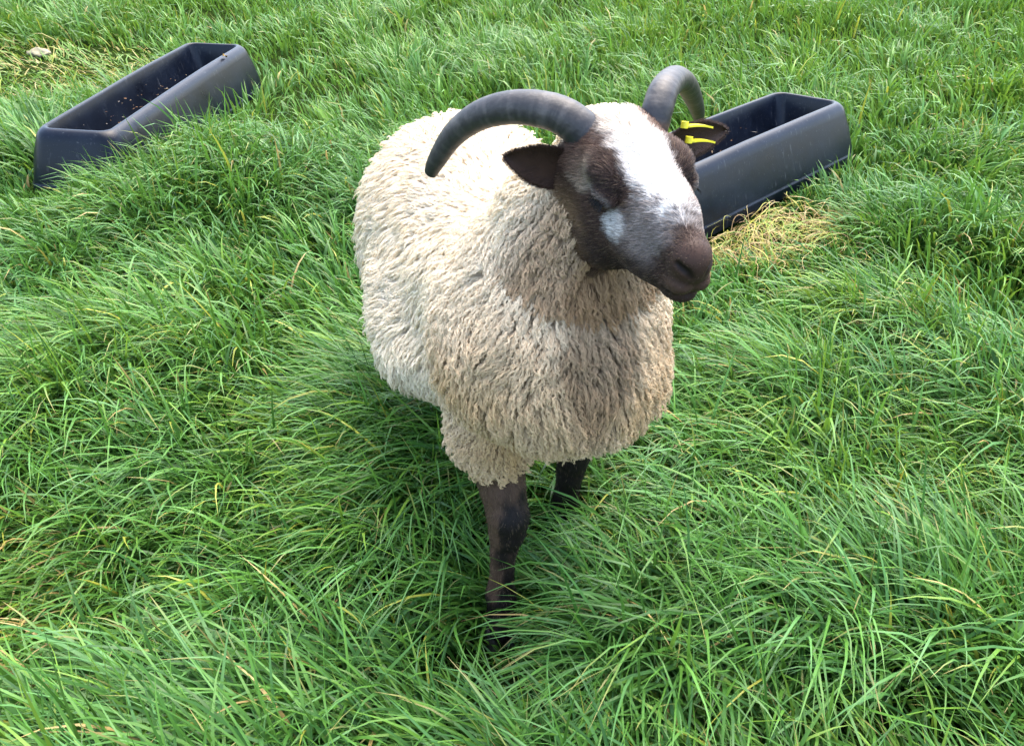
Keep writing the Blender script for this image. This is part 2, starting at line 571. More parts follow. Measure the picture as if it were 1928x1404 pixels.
def face_color(P):
    q = to_head(P)
    r, n, d = q[:, 0], q[:, 1], q[:, 2]
    mm = np.c_[np.abs(r), n, d]
    ar = np.abs(r)
    w1 = noise(q, 70, 21, 2)
    w2 = noise(q, 160, 22, 2)
    brown = np.array([0.050, 0.027, 0.018])
    dark = np.array([0.015, 0.0095, 0.008])
    white = np.array([0.86, 0.81, 0.74])
    cream = np.array([0.62, 0.50, 0.36])
    tan = np.array([0.20, 0.12, 0.06])
    grey = np.array([0.29, 0.245, 0.215])
    c = np.tile(brown, (len(P), 1))
    def lay(colr, m):
        nonlocal c
        c = mix(c, colr, np.clip(m, 0, 1)[:, None])
    # lower jaw darker, throat side tan
    lay(dark, 0.75 * sstep(-0.078, -0.125, d + 0.03 * w1) * sstep(0.05, 0.13, n))
    lay(tan, 0.85 * sstep(0.095, 0.03, n + 0.03 * w1) * sstep(-0.055, -0.10, d))
    # cream patch behind the eye
    e = ((n - 0.048) / 0.030) ** 2 + ((d + 0.036) / 0.020) ** 2
    lay(cream * 0.65, 0.7 * sstep(1.7, 0.1, e + 0.5 * w1) * sstep(0.02, 0.035, ar))
    # white blaze along the top of the face, greying into the muzzle
    wid = mix(0.028, 0.0235, sstep(0.02, 0.10, n)) - 0.006 * sstep(0.13, 0.2, n)
    bl = sstep(wid + 0.011, wid - 0.008, ar + 0.009 * w1 + 0.006 * w2) * sstep(-0.055, -0.030, d)
    bl *= sstep(0.205, 0.150, n + 0.014 * w1 + 0.010 * w2)
    lay(white, bl)
    lay(cream, 0.7 * sstep(0.095, 0.02, n + 0.03 * w1) * bl)
    # brown wisps on the forehead beside the horn roots
    lay(brown * 1.8, 0.8 * sstep(0.014, 0.032, ar + 0.010 * w1) * sstep(0.075, 0.03, n) * (d > -0.05))
    # grizzled side of the muzzle
    g = sstep(0.120, 0.150, n + 0.008 * w1) * sstep(0.215, 0.185, n + 0.010 * w1) * sstep(-0.100, -0.060, d + 0.012 * w1)
    lay(grey, g * (1 - bl) * (0.65 + 0.35 * w2))
    lay(dark * 2.2, 0.55 * sstep(0.150, 0.185, n) * sstep(0.235, 0.205, n) * sstep(0.0, 0.5, w2) )
    # white tear spot under the eye
    e = ((n - 0.122) / 0.017) ** 2 + ((d + 0.066) / 0.016) ** 2
    lay(white * 0.8, 0.75 * sstep(2.3, -0.2, e + 1.1 * w2 + 0.5 * w1) * (ar > 0.025))
    # dark ring of the eye
    e = ((n - 0.092) / 0.026) ** 2 + ((d + 0.028) / 0.014) ** 2
    lay(dark * 1.4, 0.6 * sstep(1.9, 0.1, e + 0.5 * w1) * sstep(0.022, 0.032, ar))
    sl = slit(mm, SLIT, 0.0)
    lay(dark * 0.4, sstep(0.002, -0.001, sl))
    lay(grey * 0.6, 0.6 * sstep(0.011, 0.006, sl) * sstep(0.002, 0.004, sl) * (d > -0.047))
    lay(brown * 1.6, 0.6 * sstep(0.010, 0.006, sl) * sstep(0.002, 0.004, sl) * (d < -0.047))
    lay(dark * 0.25, sstep(0.0025, 0.0, sl))
    # nose pad
    lay(brown * 0.8, sstep(0.185, 0.218, n + 0.014 * w1 + 0.008 * w2 - 0.25 * np.clip(d + 0.05, -0.05, 0)))
    lay(dark, 0.35 * sstep(0.20, 0.225, n) * sstep(-0.072, -0.09, d))
    lay(brown * 1.7, 0.5 * sstep(0.19, 0.215, n) * sstep(-0.076, -0.084, d) * sstep(-0.099, -0.094, d))
    lay(dark * 0.35, sstep(0.0018, -0.0005, slit(mm, NOSTRIL, 0.0)))
    lay(dark * 0.3, sstep(0.0028, 0.0008, slit(mm, MOUTH, 0.0)))
    return c
def leg_color(P):
    w = noise(P * np.array([1, 1, 0.35]), 42, 31, 3)
    dark = np.array([0.010, 0.007, 0.006])
    tan = np.array([0.11, 0.062, 0.038])
    t = sstep(0.0, 0.5, w + 0.55 * sstep(0.27, 0.36, P[:, 2]) + 0.10 + 0.45 * sstep(-0.008, -0.034, P[:, 0]) - 0.9 * sstep(0.13, 0.08, P[:, 2]) - 0.8 * sstep(0.05, 0.01, np.abs(P[:, 2] - 0.262)) * sstep(-0.03, 0.0, P[:, 0]))
    t = t * (P[:, 0] < 0.05)
    return mix(dark, tan, 0.6 * t[:, None])
def wool_color(P):
    w = noise(P, 9, 41, 3)[:, None]
    cream = np.array([0.82, 0.695, 0.505])
    tan = np.array([0.50, 0.315, 0.125])
    grey = np.array([0.70, 0.60, 0.45])
    rust = np.array([0.21, 0.118, 0.050])
    c = mix(cream, grey, sstep(0.0, 0.6, w) * 0.5)
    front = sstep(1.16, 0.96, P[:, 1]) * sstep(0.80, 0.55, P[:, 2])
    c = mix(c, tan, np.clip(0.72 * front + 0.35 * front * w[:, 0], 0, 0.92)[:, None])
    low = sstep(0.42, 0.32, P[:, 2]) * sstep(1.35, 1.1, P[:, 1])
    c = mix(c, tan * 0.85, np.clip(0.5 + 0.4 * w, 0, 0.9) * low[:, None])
    # brown stain under the throat
    e = ((P[:, 0] - 0.115) / 0.055) ** 2 + ((P[:, 2] - 0.66) / 0.13) ** 2
    c = mix(c, rust, (0.7 * sstep(1.5, 0.3, e + 0.5 * w[:, 0]) * sstep(1.12, 1.0, P[:, 1]))[:, None])
    q = to_head(P)
    e = sstep(-0.065, 0.035, q[:, 1] + 0.03 * w[:, 0]) * sstep(-0.04, -0.08, q[:, 2])
    c = mix(c, rust * 1.5, 0.75 * e[:, None] * (np.linalg.norm(q, axis=1) < 0.25)[:, None])
    return c
def sheep_color(P):
    f = in_face(P)[:, None]
    s = in_shank(P)[:, None]
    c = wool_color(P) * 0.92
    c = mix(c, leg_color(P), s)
    return mix(c, face_color(P), f)

# ------------------------------------------------------------------ sheep: body mesh
sheep = empty('sheep', (-0.02, 1.32, 0.0))
tag(sheep, 'horned cream-woolled sheep with brown and white face standing in the long grass', 'sheep')
bpy.context.view_layer.update()

def adopt(o):
    """parent a world-space mesh to the sheep without moving it"""
    o.parent = sheep
    o.matrix_parent_inverse = sheep.matrix_world.inverted()
    return o

def build_body():
    h = 0.0075
    lo = np.array([-0.42, 0.70, -0.005])
    hi = np.array([0.34, 2.0, 1.02])
    n = np.ceil((hi - lo) / h).astype(int)
    ax = [np.arange(n[i]) * h + lo[i] for i in range(3)]
    G = np.stack(np.meshgrid(*ax, indexing='ij'), -1).reshape(-1, 3)
    D = np.empty(len(G), np.float32)
    for s in range(0, len(G), 400000):
        D[s:s + 400000] = sheep_sdf(G[s:s + 400000])
    g = openvdb.FloatGrid(1.0)
    g.copyFromArray(D.reshape(n).astype(np.float32))
    V, Q = g.convertToQuads(0.0)
    V = V * h + lo
    # refine the head: split quads there
    me = bpy.data.meshes.new('tmp')
    me.from_pydata(V.tolist(), [], Q[:, ::-1].tolist())
    import bmesh
    bm = bmesh.new()
    bm.from_mesh(me)
    cH = Vector(from_head((0, 0.14, -0.06)))
    for it in range(2):
        rad = 0.20 if it == 0 else 0.17
        es = [e for e in bm.edges if (e.verts[0].co - cH).length < rad and (e.verts[1].co - cH).length < rad]
        bmesh.ops.subdivide_edges(bm, edges=es, cuts=1, use_grid_fill=True)
    bmesh.ops.triangulate(bm, faces=[f for f in bm.faces if len(f.verts) > 4])
    bm.to_mesh(me)
    bm.free()
    V = np.empty(len(me.vertices) * 3)
    me.vertices.foreach_get('co', V)
    V = V.reshape(-1, 3)
    for it in range(4):
        d = sheep_sdf(V)
        gr = grad(V)
        V = V - np.clip(d, -0.006, 0.006)[:, None] * gr / np.maximum((gr ** 2).sum(1, keepdims=True), 0.3)
    me.vertices.foreach_set('co', V.astype(np.float32).ravel())
    me.shade_smooth()
    a = me.color_attributes.new('col', 'FLOAT_COLOR', 'POINT')
    c = np.ones((len(V), 4), np.float32)
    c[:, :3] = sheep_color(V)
    a.data.foreach_set('color', c.ravel())
    me.materials.append(m_skin)
    me.name = 'body'
    me.update()
    o = bpy.data.objects.new('body', me)
    col.objects.link(o)
    adopt(o)
    me.calc_loop_triangles()
    T = np.empty(len(me.loop_triangles) * 3, np.int32)
    me.loop_triangles.foreach_get('vertices', T)
    return V, T.reshape(-1, 3)
BV, BT = build_body()

def sample(V, T, n, r, weight=None):
    a, b, c = V[T[:, 0]], V[T[:, 1]], V[T[:, 2]]
    ar = np.linalg.norm(np.cross(b - a, c - a), axis=1)
    if weight is not None:
        ar = ar * weight((a + b + c) / 3)
    k = np.searchsorted(np.cumsum(ar), r.random(n) * ar.sum())
    k = np.minimum(k, len(T) - 1)
    u, v = r.random(n), r.random(n)
    f = u + v > 1
    u[f], v[f] = 1 - u[f], 1 - v[f]
    return a[k] + u[:, None] * (b[k] - a[k]) + v[:, None] * (c[k] - a[k])

bR, tR = pix_y(1085, 326, 1.005), pix_y(950, 294, 0.985)
bL, tL = pix_y(1255, 274, 1.045), pix_y(1366, 246, 1.115)
EAR_AX = [(bR + 0.25 * (tR - bR), tR), (bL + 0.2 * (tL - bL), tL), (from_head((0.05, -0.02, -0.03)), from_head((0.05, 0.02, -0.03)))]
# ------------------------------------------------------------------ fleece: crimped locks of many fibres
HEAD_BACK = np.array([-0.22, 0.97, 0])      # towards the rump
def build_fleece(nlock=42000, per=7, k=11):
    r = np.random.default_rng(101)
    def wgt(P):
        w = (1 - in_face(P)) * (1 - in_shank(P))
        w = np.where(w > 0.35, w, 0)
        for a, b in EAR_AX:
            w = w * (cone(P, a, b, 0.018, 0.024) > 0)
        front = sstep(1.45, 1.1, P[:, 1])
        return w * (0.75 + 0.75 * front) * np.where(P[:, 2] < 0.30, 0.6, 1)
    P = sample(BV, BT, nlock, r, wgt)
    N = unit(grad(P))
    q = to_head(P)
    front = sstep(1.40, 1.05, P[:, 1])
    nearface = sstep(0.16, 0.05, np.linalg.norm(q - [0, 0.03, -0.07], axis=1))
    leg = sstep(0.47, 0.38, P[:, 2]) * (P[:, 1] < 1.25)
    jit = np.stack([noise(P, 16, 51), noise(P, 16, 52), noise(P, 16, 53)], 1)
    flow = np.array([0, 0, -1.0]) + mix(0.55, 0.12, front)[:, None] * HEAD_BACK + 0.55 * jit + r.normal(0, 0.16, (nlock, 3))
    T = flow - (flow * N).sum(1, keepdims=True) * N
    T = unit(T)
    B = np.cross(N, T)
    under = sstep(-0.15, -0.7, N[:, 2])
    L = (1 - 0.62 * under) * mix(0.056, 0.040, front) * r.uniform(0.75, 1.2, nlock) * (1 - 0.68 * nearface) * (1 - 0.72 * sstep(0.16, 0.08, np.linalg.norm(q - [0, -0.04, -0.02], axis=1))) * (1 - 0.48 * leg)
    rise = mix(0.46, 0.62, front) + r.normal(0, 0.08, nlock)
    rise = rise * (1 + 0.25 * noise(P, 22, 55))
    s = np.linspace(0, 1, k)
    hN = (rise * L)[:, None] * (1 - (1 - s[None]) ** 1.8) - (L * 0.12)[:, None] * s[None] ** 3
    gT = L[:, None] * (0.85 * s[None] ** 1.35)
    amp = mix(0.0011, 0.0023, front) * r.uniform(0.6, 1.4, nlock)
    wl = mix(0.018, 0.0105, front) * r.uniform(0.8, 1.25, nlock)
    ph = r.uniform(0, 6.28, nlock)
    arg = 6.283 * (L / wl)[:, None] * s[None] + ph[:, None]
    env = sstep(0.1, 0.6, s)[None]
    cb = amp[:, None] * np.sin(arg) * env
    cn = 0.6 * amp[:, None] * np.cos(arg) * env
    C = P[:, None] + N[:, None] * (hN + cn)[..., None] + T[:, None] * gT[..., None] + B[:, None] * cb[..., None]
    # neighbouring locks draw together into uneven staples with splits between them
    seeds = P[r.choice(nlock, 3000, replace=False)]
    own = np.empty(nlock, int)
    for a in range(0, nlock, 3000):
        own[a:a + 3000] = np.argmin(((P[a:a + 3000, None] - seeds[None]) ** 2).sum(-1), 1)
    cnt = np.maximum(np.bincount(own, minlength=3000), 1)
    tip = np.stack([np.bincount(own, C[:, -1, a], minlength=3000) / cnt for a in range(3)], 1)
    pull = (tip[own] - C[:, -1]) * (0.6 * r.uniform(0.4, 1.2, 3000)[own])[:, None]
    C = C + pull[:, None] * (s ** 1.5)[None, :, None]
    # fibres of each lock
    ro = mix(0.0046, 0.0034, front) * (1 - 0.3 * nearface)
    ang = r.uniform(0, 6.28, (nlock, per))
    rad = np.sqrt(r.random((nlock, per))) * ro[:, None]
    o1 = (np.cos(ang) * rad)[..., None] * T[:, None] + (np.sin(ang) * rad)[..., None] * B[:, None]
    cl = mix(1.0, 0.34, sstep(0.0, 0.8, s)) + 0.12 * s ** 3
    H = C[:, None] + o1[:, :, None] * cl[None, None, :, None]
    H = H + r.normal(0, 0.0009, (nlock, per, k, 3)) * s[None, None, :, None]
    short = r.uniform(0.82, 1.0, (nlock, per))
    # shorten some fibres by resampling towards the root
    sidx = s[None, None] * short[..., None] * (k - 1)
    i0 = np.clip(sidx.astype(int), 0, k - 2)
    fr = (sidx - i0)[..., None]
    H = np.take_along_axis(H, i0[..., None], 2) * (1 - fr) + np.take_along_axis(H, i0[..., None] + 1, 2) * fr
    H = H.reshape(-1, k, 3)
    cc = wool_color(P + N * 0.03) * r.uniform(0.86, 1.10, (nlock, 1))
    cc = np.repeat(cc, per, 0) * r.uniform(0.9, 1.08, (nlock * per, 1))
    rr = 0.00038 * (1 - 0.55 * s ** 2)
    o = hair_obj('fleece', H, rr, np.clip(cc, 0, 0.9), m_wool)
    adopt(o)
    o['label'] = 'thick cream fleece of crimped locks, tan on the chest'
build_fleece()

def build_fur(name, n, weight, length, lift, colf, rad, seed, flowf, kk=4):
    r = np.random.default_rng(seed)
    P = sample(BV, BT, n, r, weight)
    N = unit(grad(P))
    F = flowf(P) + 0.22 * np.stack([noise(P, 60, seed + 1), noise(P, 60, seed + 2), noise(P, 60, seed + 3)], 1) + r.normal(0, 0.13, (n, 3))
    T = unit(F - (F * N).sum(1, keepdims=True) * N)
    L = (length(P) if callable(length) else length) * r.uniform(0.7, 1.25, n)
    s = np.linspace(0, 1, kk)
    H = P[:, None] - N[:, None] * 0.0006 + (N * lift)[:, None] * (L[:, None] * (1 - (1 - s[None]) ** 2))[..., None] + T[:, None] * (L[:, None] * s[None] ** 1.2)[..., None]
    c = colf(P) * r.uniform(0.5, 1.55, (n, 1))
    c = mix(c, np.array([0.26, 0.18, 0.11]), 0.5 * (r.random((n, 1)) < 0.07))
    o = hair_obj(name, H, rad * (1 - 0.7 * s), np.clip(c, 0, 0.9), m_fur)
    adopt(o)
    return o
def face_flow(P):
    q = to_head(P)
    f = np.stack([np.sign(q[:, 0]) * 0.35 + 0 * q[:, 0], -0.9 + 0 * q[:, 0], -0.55 + 0 * q[:, 0]], 1)
    return f @ HM.T
def face_len(P):
    q = to_head(P)
    return mix(0.0105, 0.0045, sstep(0.05, 0.20, q[:, 1])) + 0.002 * sstep(0.05, 0.0, q[:, 1]) - 0.0028 * sstep(0.20, 0.222, q[:, 1]) - 0.004 * sstep(0.03, 0.015, np.linalg.norm(np.c_[q[:, 1] - 0.094, q[:, 2] + 0.044], axis=1))
def face_weight(P):
    q = to_head(P)
    m = np.c_[np.abs(q[:, 0]), q[:, 1], q[:, 2]]
    gap = np.minimum(slit(m, SLIT, 0.0008), np.minimum(slit(m, NOSTRIL, 0.0012), slit(m, MOUTH, 0.0006)))
    return in_face(P) * (gap > 0) * (1 - 0.6 * sstep(0.215, 0.235, q[:, 1]))
build_fur('face_fur', 65000, face_weight, face_len, 0.5, face_color, 0.00031, 201, face_flow)
build_fur('leg_fur', 26000, lambda P: in_shank(P), 0.007, 0.3, leg_color, 0.00028, 211, lambda P: np.tile([0, 0.2, -1.0], (len(P), 1)))

# ------------------------------------------------------------------ horns
def build_horn(cpix, depths, r0, seed, label):
    ctr = np.array([pix_y(x, y, Y) for (x, y), Y in zip(cpix, depths)])
    n, m = 150, 28
    C = catmull(ctr, n)
    Tn = unit(np.gradient(C, axis=0))
    t = np.linspace(0, 1, n)
    rad = r0 * (1 - 0.26 * t - 0.40 * t ** 3.0)
    tipc = sstep(1.0, 0.965, t)
    rad = rad * np.sqrt(np.maximum(tipc, 0.0)) + 0.0004
    up = np.array([0.1, 0.3, 1.0])
    V, Cc = [], []
    ref = up
    bend = unit(C.mean(0) - C[n // 2])
    ring = noise(np.c_[t * 60, t * 0], 1.0, seed, 2)
    for i in range(n):
        a = unit(np.cross(Tn[i], ref))
        b = np.cross(a, Tn[i])
        ref = b
        for j in range(m):
            th = 2 * math.pi * j / m
            k = rad[i] * (1 + 0.016 * ring[i] * (1 - 0.6 * t[i]) + 0.005 * math.sin(t[i] * 150 + 9 * t[i] * t[i] + 1.5 * math.sin(th) + 2 * ring[i]) * (1 - t[i]) ** 0.7)
            V.append(C[i] + a * math.cos(th) * k * 0.94 + b * math.sin(th) * k * 1.05)
    V = np.array(V)
    tt = np.repeat(t, m)
    w = 0.5 * noise(V, 120, seed + 1, 3) + 0.6 * np.repeat(noise(np.c_[t * 75, t * 0], 1.0, seed + 5, 2), m)
    base = np.array([0.028, 0.025, 0.023])
    grey = np.array([0.068, 0.060, 0.053])
    blk = np.array([0.009, 0.008, 0.0075])
    blue = np.array([0.012, 0.015, 0.021])
    c = mix(base, grey, sstep(-0.2, 0.6, w)[:, None])
    c = mix(c, blue, (0.85 * sstep(0.17, 0.03, tt + 0.03 * w))[:, None])
    c = mix(c, blk, (0.75 * sstep(0.72, 1.0, tt + 0.08 * w))[:, None])
    c = mix(c, np.array([0.16, 0.09, 0.06]), (0.5 * sstep(0.03, 0.0, np.abs(tt - 0.075 + 0.01 * w)))[:, None])
    c = c * (1 + 0.12 * np.repeat(ring, m))[:, None]
    F = []
    for i in range(n - 1):
        for j in range(m):
            F.append((i * m + j, i * m + (j + 1) % m, (i + 1) * m + (j + 1) % m, (i + 1) * m + j))
    F.append(tuple(range(m))[::-1])
    F.append(tuple((n - 1) * m + j for j in range(m)))
    o = mesh_obj('horn', V, F, m_horn, None, True, np.clip(c, 0, 1))
    adopt(o)
    o['label'] = label
HORN_R = [(1128, 278), (1086, 236), (1040, 211), (970, 202), (905, 217), (855, 253), (822, 302), (808, 332)]
HORN_L = [(1222, 262), (1238, 206), (1251, 168), (1272, 148), (1291, 158), (1304, 183), (1313, 208), (1316, 226)]
build_horn(HORN_R, (1.005, 1.010, 1.022, 1.045, 1.068, 1.088, 1.100, 1.106), 0.0228, 301, 'large grey horn curving down on the left')
build_horn(HORN_L, (1.035, 1.045, 1.070, 1.115, 1.155, 1.195, 1.225, 1.245), 0.0190, 302, 'grey horn curving away behind the tagged ear')

# ------------------------------------------------------------------ ears and ear tags
def build_ear(base, tip, facing, half, cup, label, seed, curl=0.0):
    base, tip = np.asarray(base), np.asarray(tip)
    ax = tip - base
    Ln = np.linalg.norm(ax)
    ax = ax / Ln
    f = unit(facing - (facing @ ax) * ax)
    wv = np.cross(ax, f)
    nu, nv = 26, 17
    us, vv = np.linspace(0, 1, nu), np.linspace(-1, 1, nv)
    front, back = [], []
    for u in us:
        w = half * (0.62 + 0.46 * math.sin(math.pi * min(1, u * 1.02) ** 0.9)) * (1 - u ** 3.4) ** 0.52 if u < 1 else 0.0004
        w = max(w, 0.0006)
        for v in vv:
            p = base + ax * (u * Ln) + wv * (w * v) + f * (cup * half * (v * v - 0.45) * (1 - 0.55 * u) * 1.0 + curl * half * u * u)
            th = 0.0016 + 0.0012 * (1 - abs(v))
            front.append(p + f * th * 0.5)
            back.append(p - f * th * 0.5)
    V = np.array(front + back)
    nn = nu * nv
    F = []
    for i in range(nu - 1):
        for j in range(nv - 1):
            a, b, c, d = i * nv + j, i * nv + j + 1, (i + 1) * nv + j + 1, (i + 1) * nv + j
            F.append((a, b, c, d))
            F.append((nn + d, nn + c, nn + b, nn + a))
    for i in range(nu - 1):
        a, d = i * nv, (i + 1) * nv
        F.append((a, d, nn + d, nn + a))
        a, d = i * nv + nv - 1, (i + 1) * nv + nv - 1
        F.append((d, a, nn + a, nn + d))
    for j in range(nv - 1):
        a = (nu - 1) * nv + j
        F.append((a, a + 1, nn + a + 1, nn + a))
        F.append((j + 1, j, nn + j, nn + j + 1))
    w = noise(V, 60, seed, 2)
    c = np.tile(np.array([0.030, 0.015, 0.009]), (len(V), 1)) * (1 + 0.4 * w)[:, None]
    o = mesh_obj('ear', V, F, m_skin, None, True, c)
    adopt(o)
    o['label'] = label
    # short fur on both faces and along the rim
    me = o.data
    me.calc_loop_triangles()
    T = np.empty(len(me.loop_triangles) * 3, np.int32)
    me.loop_triangles.foreach_get('vertices', T)
    T = T.reshape(-1, 3)
    r = np.random.default_rng(seed)
    n = 7000
    P = sample(V, T, n, r)
    ctr = base + ((P - base) @ ax)[:, None] * ax
    out = P - ctr
    side = np.sign(out @ f)[:, None]
    D = unit(ax[None] * 0.8 + 0.5 * unit(out) + r.normal(0, 0.2, (n, 3)) + 0.12 * f * side)
    Ls = r.uniform(0.003, 0.006, n)
    s = np.linspace(0, 1, 3)
    H = P[:, None] + D[:, None] * (Ls[:, None] * s[None])[..., None]
    cc = np.tile(np.array([0.033, 0.017, 0.011]), (n, 1)) * r.uniform(0.6, 1.5, (n, 1))
    h = hair_obj('ear_fur', H, 0.00022 * (1 - 0.6 * s), cc, m_fur)
    h.parent = o
    h.matrix_parent_inverse = (sheep.matrix_world).inverted() @ sheep.matrix_world
    return o, ax, f, wv, Ln

ear_r, *_ = build_ear(bR, tR, np.array([0.10, -1.0, 0.05]), 0.0250, 0.30, 'dark brown ear hanging out below the larger horn', 401)
ear_l, axL, fL, wL, lnL = build_ear(bL, tL, np.array([-0.35, -1.0, 0.10]), 0.0215, 0.40, 'dark brown ear carrying two yellow tags', 402)

def build_tag(center, along, across, label, seed, l=0.045, w=0.012):
    n = unit(np.cross(along, across))
    V, F = [], []
    nu = 12
    for side in (0.0012, -0.0012):
        for i in range(nu):
            u = i / (nu - 1) * 2 - 1
            ww = w * (0.55 if u < -0.72 else 1.0)
            for v in (-1, -0.34, 0.34, 1):
                V.append(center + along * u * l / 2 + across * v * ww / 2 + n * (side - 0.0022 * u * u))
    h = nu * 4
    for i in range(nu - 1):
        for j in range(3):
            a = i * 4 + j
            F.append((a, a + 1, a + 5, a + 4))
            F.append((h + a + 4, h + a + 5, h + a + 1, h + a))
        a = i * 4
        F.append((a, a + 4, h + a + 4, h + a))
        F.append((a + 3, h + a + 3, h + a + 7, a + 7))
    for j in range(3):
        F.append((j + 1, j, h + j, h + j + 1))
        a = (nu - 1) * 4 + j
        F.append((a, a + 1, h + a + 1, h + a))
    # round stud through the ear near the root end
    k0 = len(V)
    c0 = center - along * l * 0.42
    m = 14
    for z in (-0.0035, 0.0045):
        for j in range(m):
            a = 2 * math.pi * j / m
            V.append(c0 + along * 0.0048 * math.cos(a) + across * 0.0048 * math.sin(a) + n * z)
    for j in range(m):
        F.append((k0 + j, k0 + (j + 1) % m, k0 + m + (j + 1) % m, k0 + m + j))
    F.append(tuple(k0 + j for j in range(m))[::-1])
    F.append(tuple(k0 + m + j for j in range(m)))
    o = mesh_obj('ear_tag', np.array(V), F, m_tag, None, False)
    o.parent = ear_l
    o['label'] = label
    return o
def tag_axes(p0, p1):
    al = unit(p1 - p0)
    ac = np.array([0.2, 0.95, -0.22])
    ac = unit(ac - (ac @ al) * al)
    return (p0 + p1) / 2, al, ac
a0, a1 = pix_y(1277, 236, 1.050), pix_y(1345, 236, 1.075)
build_tag(*tag_axes(a0, a1), 'yellow tag along the upper edge of the ear', 1)
a0, a1 = pix_y(1288, 264, 1.042), pix_y(1346, 264, 1.070)
build_tag(*tag_axes(a0, a1), 'yellow tag across the middle of the ear', 2)

# ------------------------------------------------------------------ cloven hooves
def build_hoof(ch):
    p = np.array(ch[-1][0])
    fwd = np.array([0.21, -0.98, 0])
    rt = np.array([-0.98, -0.21, 0])
    V, F = [], []
    for sgn in (-1, 1):
        k0 = len(V)
        rings = [(0.045, 0.014, 0.017, -0.004), (0.026, 0.0145, 0.020, 0.002), (0.004, 0.0150, 0.024, 0.008), (-0.012, 0.0145, 0.025, 0.011)]
        m = 14
        for z, w, l, off in rings:
            for j in range(m):
                a = 2 * math.pi * j / m
                cx, cy = math.cos(a), math.sin(a)
                taper = 1 - 0.35 * max(0, cy)
                q = p + rt * (sgn * 0.0155 + cx * w * taper) + fwd * (cy * l + off)
                V.append((q[0], q[1], z))
        for k in range(len(rings) - 1):
            for j in range(m):
                F.append((k0 + k * m + j, k0 + (k + 1) * m + j, k0 + (k + 1) * m + (j + 1) % m, k0 + k * m + (j + 1) % m))
        F.append(tuple(k0 + j for j in range(m)))
        F.append(tuple(k0 + (len(rings) - 1) * m + j for j in range(m))[::-1])
    adopt(mesh_obj('hoof', np.array(V), F, m_hoof))
for ch in LEGS.values():
    build_hoof(ch)

# ------------------------------------------------------------------ lashes of the closed eyes
def build_lashes(sgn):
    r = np.random.default_rng(77 + sgn)
    n = 70
    u = r.random(n)
    q = np.c_[sgn * mix(0.0640, 0.0610, u), mix(0.078, 0.107, u), -0.0465 - 0.002 * np.sin(np.pi * u)]
    P = from_head(q)
    D = unit(np.c_[sgn * (0.9 + 0 * u), 0.25 + 0.8 * (u - 0.5), -0.75 + 0 * u] + r.normal(0, 0.12, (n, 3))) @ HM.T
    L = r.uniform(0.005, 0.009, n)
    s = np.linspace(0, 1, 5)
    H = P[:, None] + D[:, None] * (L[:, None] * s[None])[..., None] + np.array([0, 0, -0.35])[None, None] * (L[:, None] * s[None] ** 2)[..., None]
    adopt(hair_obj('eyelashes', H, 0.0003 * (1 - 0.6 * s), np.tile([0.006, 0.005, 0.004], (n, 1)), m_fur))
build_lashes(1)
build_lashes(-1)

# ------------------------------------------------------------------ pale stone half buried in the worn patch
def build_stone():
    c = pix_z(72, 100, 0.02)
    n, m = 12, 20
    V, F = [], []
    for i in range(n + 1):
        th = math.pi * i / n
        for j in range(m):
            ph = 2 * math.pi * j / m
            V.append((math.sin(th) * math.cos(ph), math.sin(th) * math.sin(ph), math.cos(th)))
    V = np.array(V)
    k = 1 + 0.5 * noise(V, 1.9, 71, 3)
    V = V * k[:, None] * np.array([0.056, 0.038, 0.024])
    V += 0.012 * np.stack([noise(V, 38, 72 + i) for i in range(3)], 1)
    for i in range(n):
        for j in range(m):
            F.append((i * m + j, (i + 1) * m + j, (i + 1) * m + (j + 1) % m, i * m + (j + 1) % m))
    o = mesh_obj('stone', V, F, m_stone)
    o.location = c + np.array([0, 0, ground_z(c[0], c[1])[0]])
    tag(o, 'pale irregular stone on the worn ground beyond the left trough', 'stone')
build_stone()

# ------------------------------------------------------------------ grass
STRAW_C = pix_z(1368, 436)[:2]
BARE_C = pix_z(70, 140)[:2]
BARE2_C = pix_z(30, 1180)[:2]
def patch(P, c, sx, sy, seed):
    d = ((P[:, 0] - c[0]) / sx) ** 2 + ((P[:, 1] - c[1]) / sy) ** 2 + 0.5 * noise(P, 5, seed, 2)
    return sstep(1.15, 0.45, d)

def trough_inside(P, grow=0.0):
    """P (n,3): inside the outer box of any trough"""
    out = np.zeros(len(P), bool)
    for M, hx, hy in TROUGHS:
        q = (P - M[:3, 3]) @ M[:3, :3]
        g = 0.075 * np.clip(1 - q[:, 2] / 0.2, 0, 1) + grow
        out |= (np.abs(q[:, 0]) < hx + g) & (np.abs(q[:, 1]) < hy + g) & (q[:, 2] < 0.205)
    return out

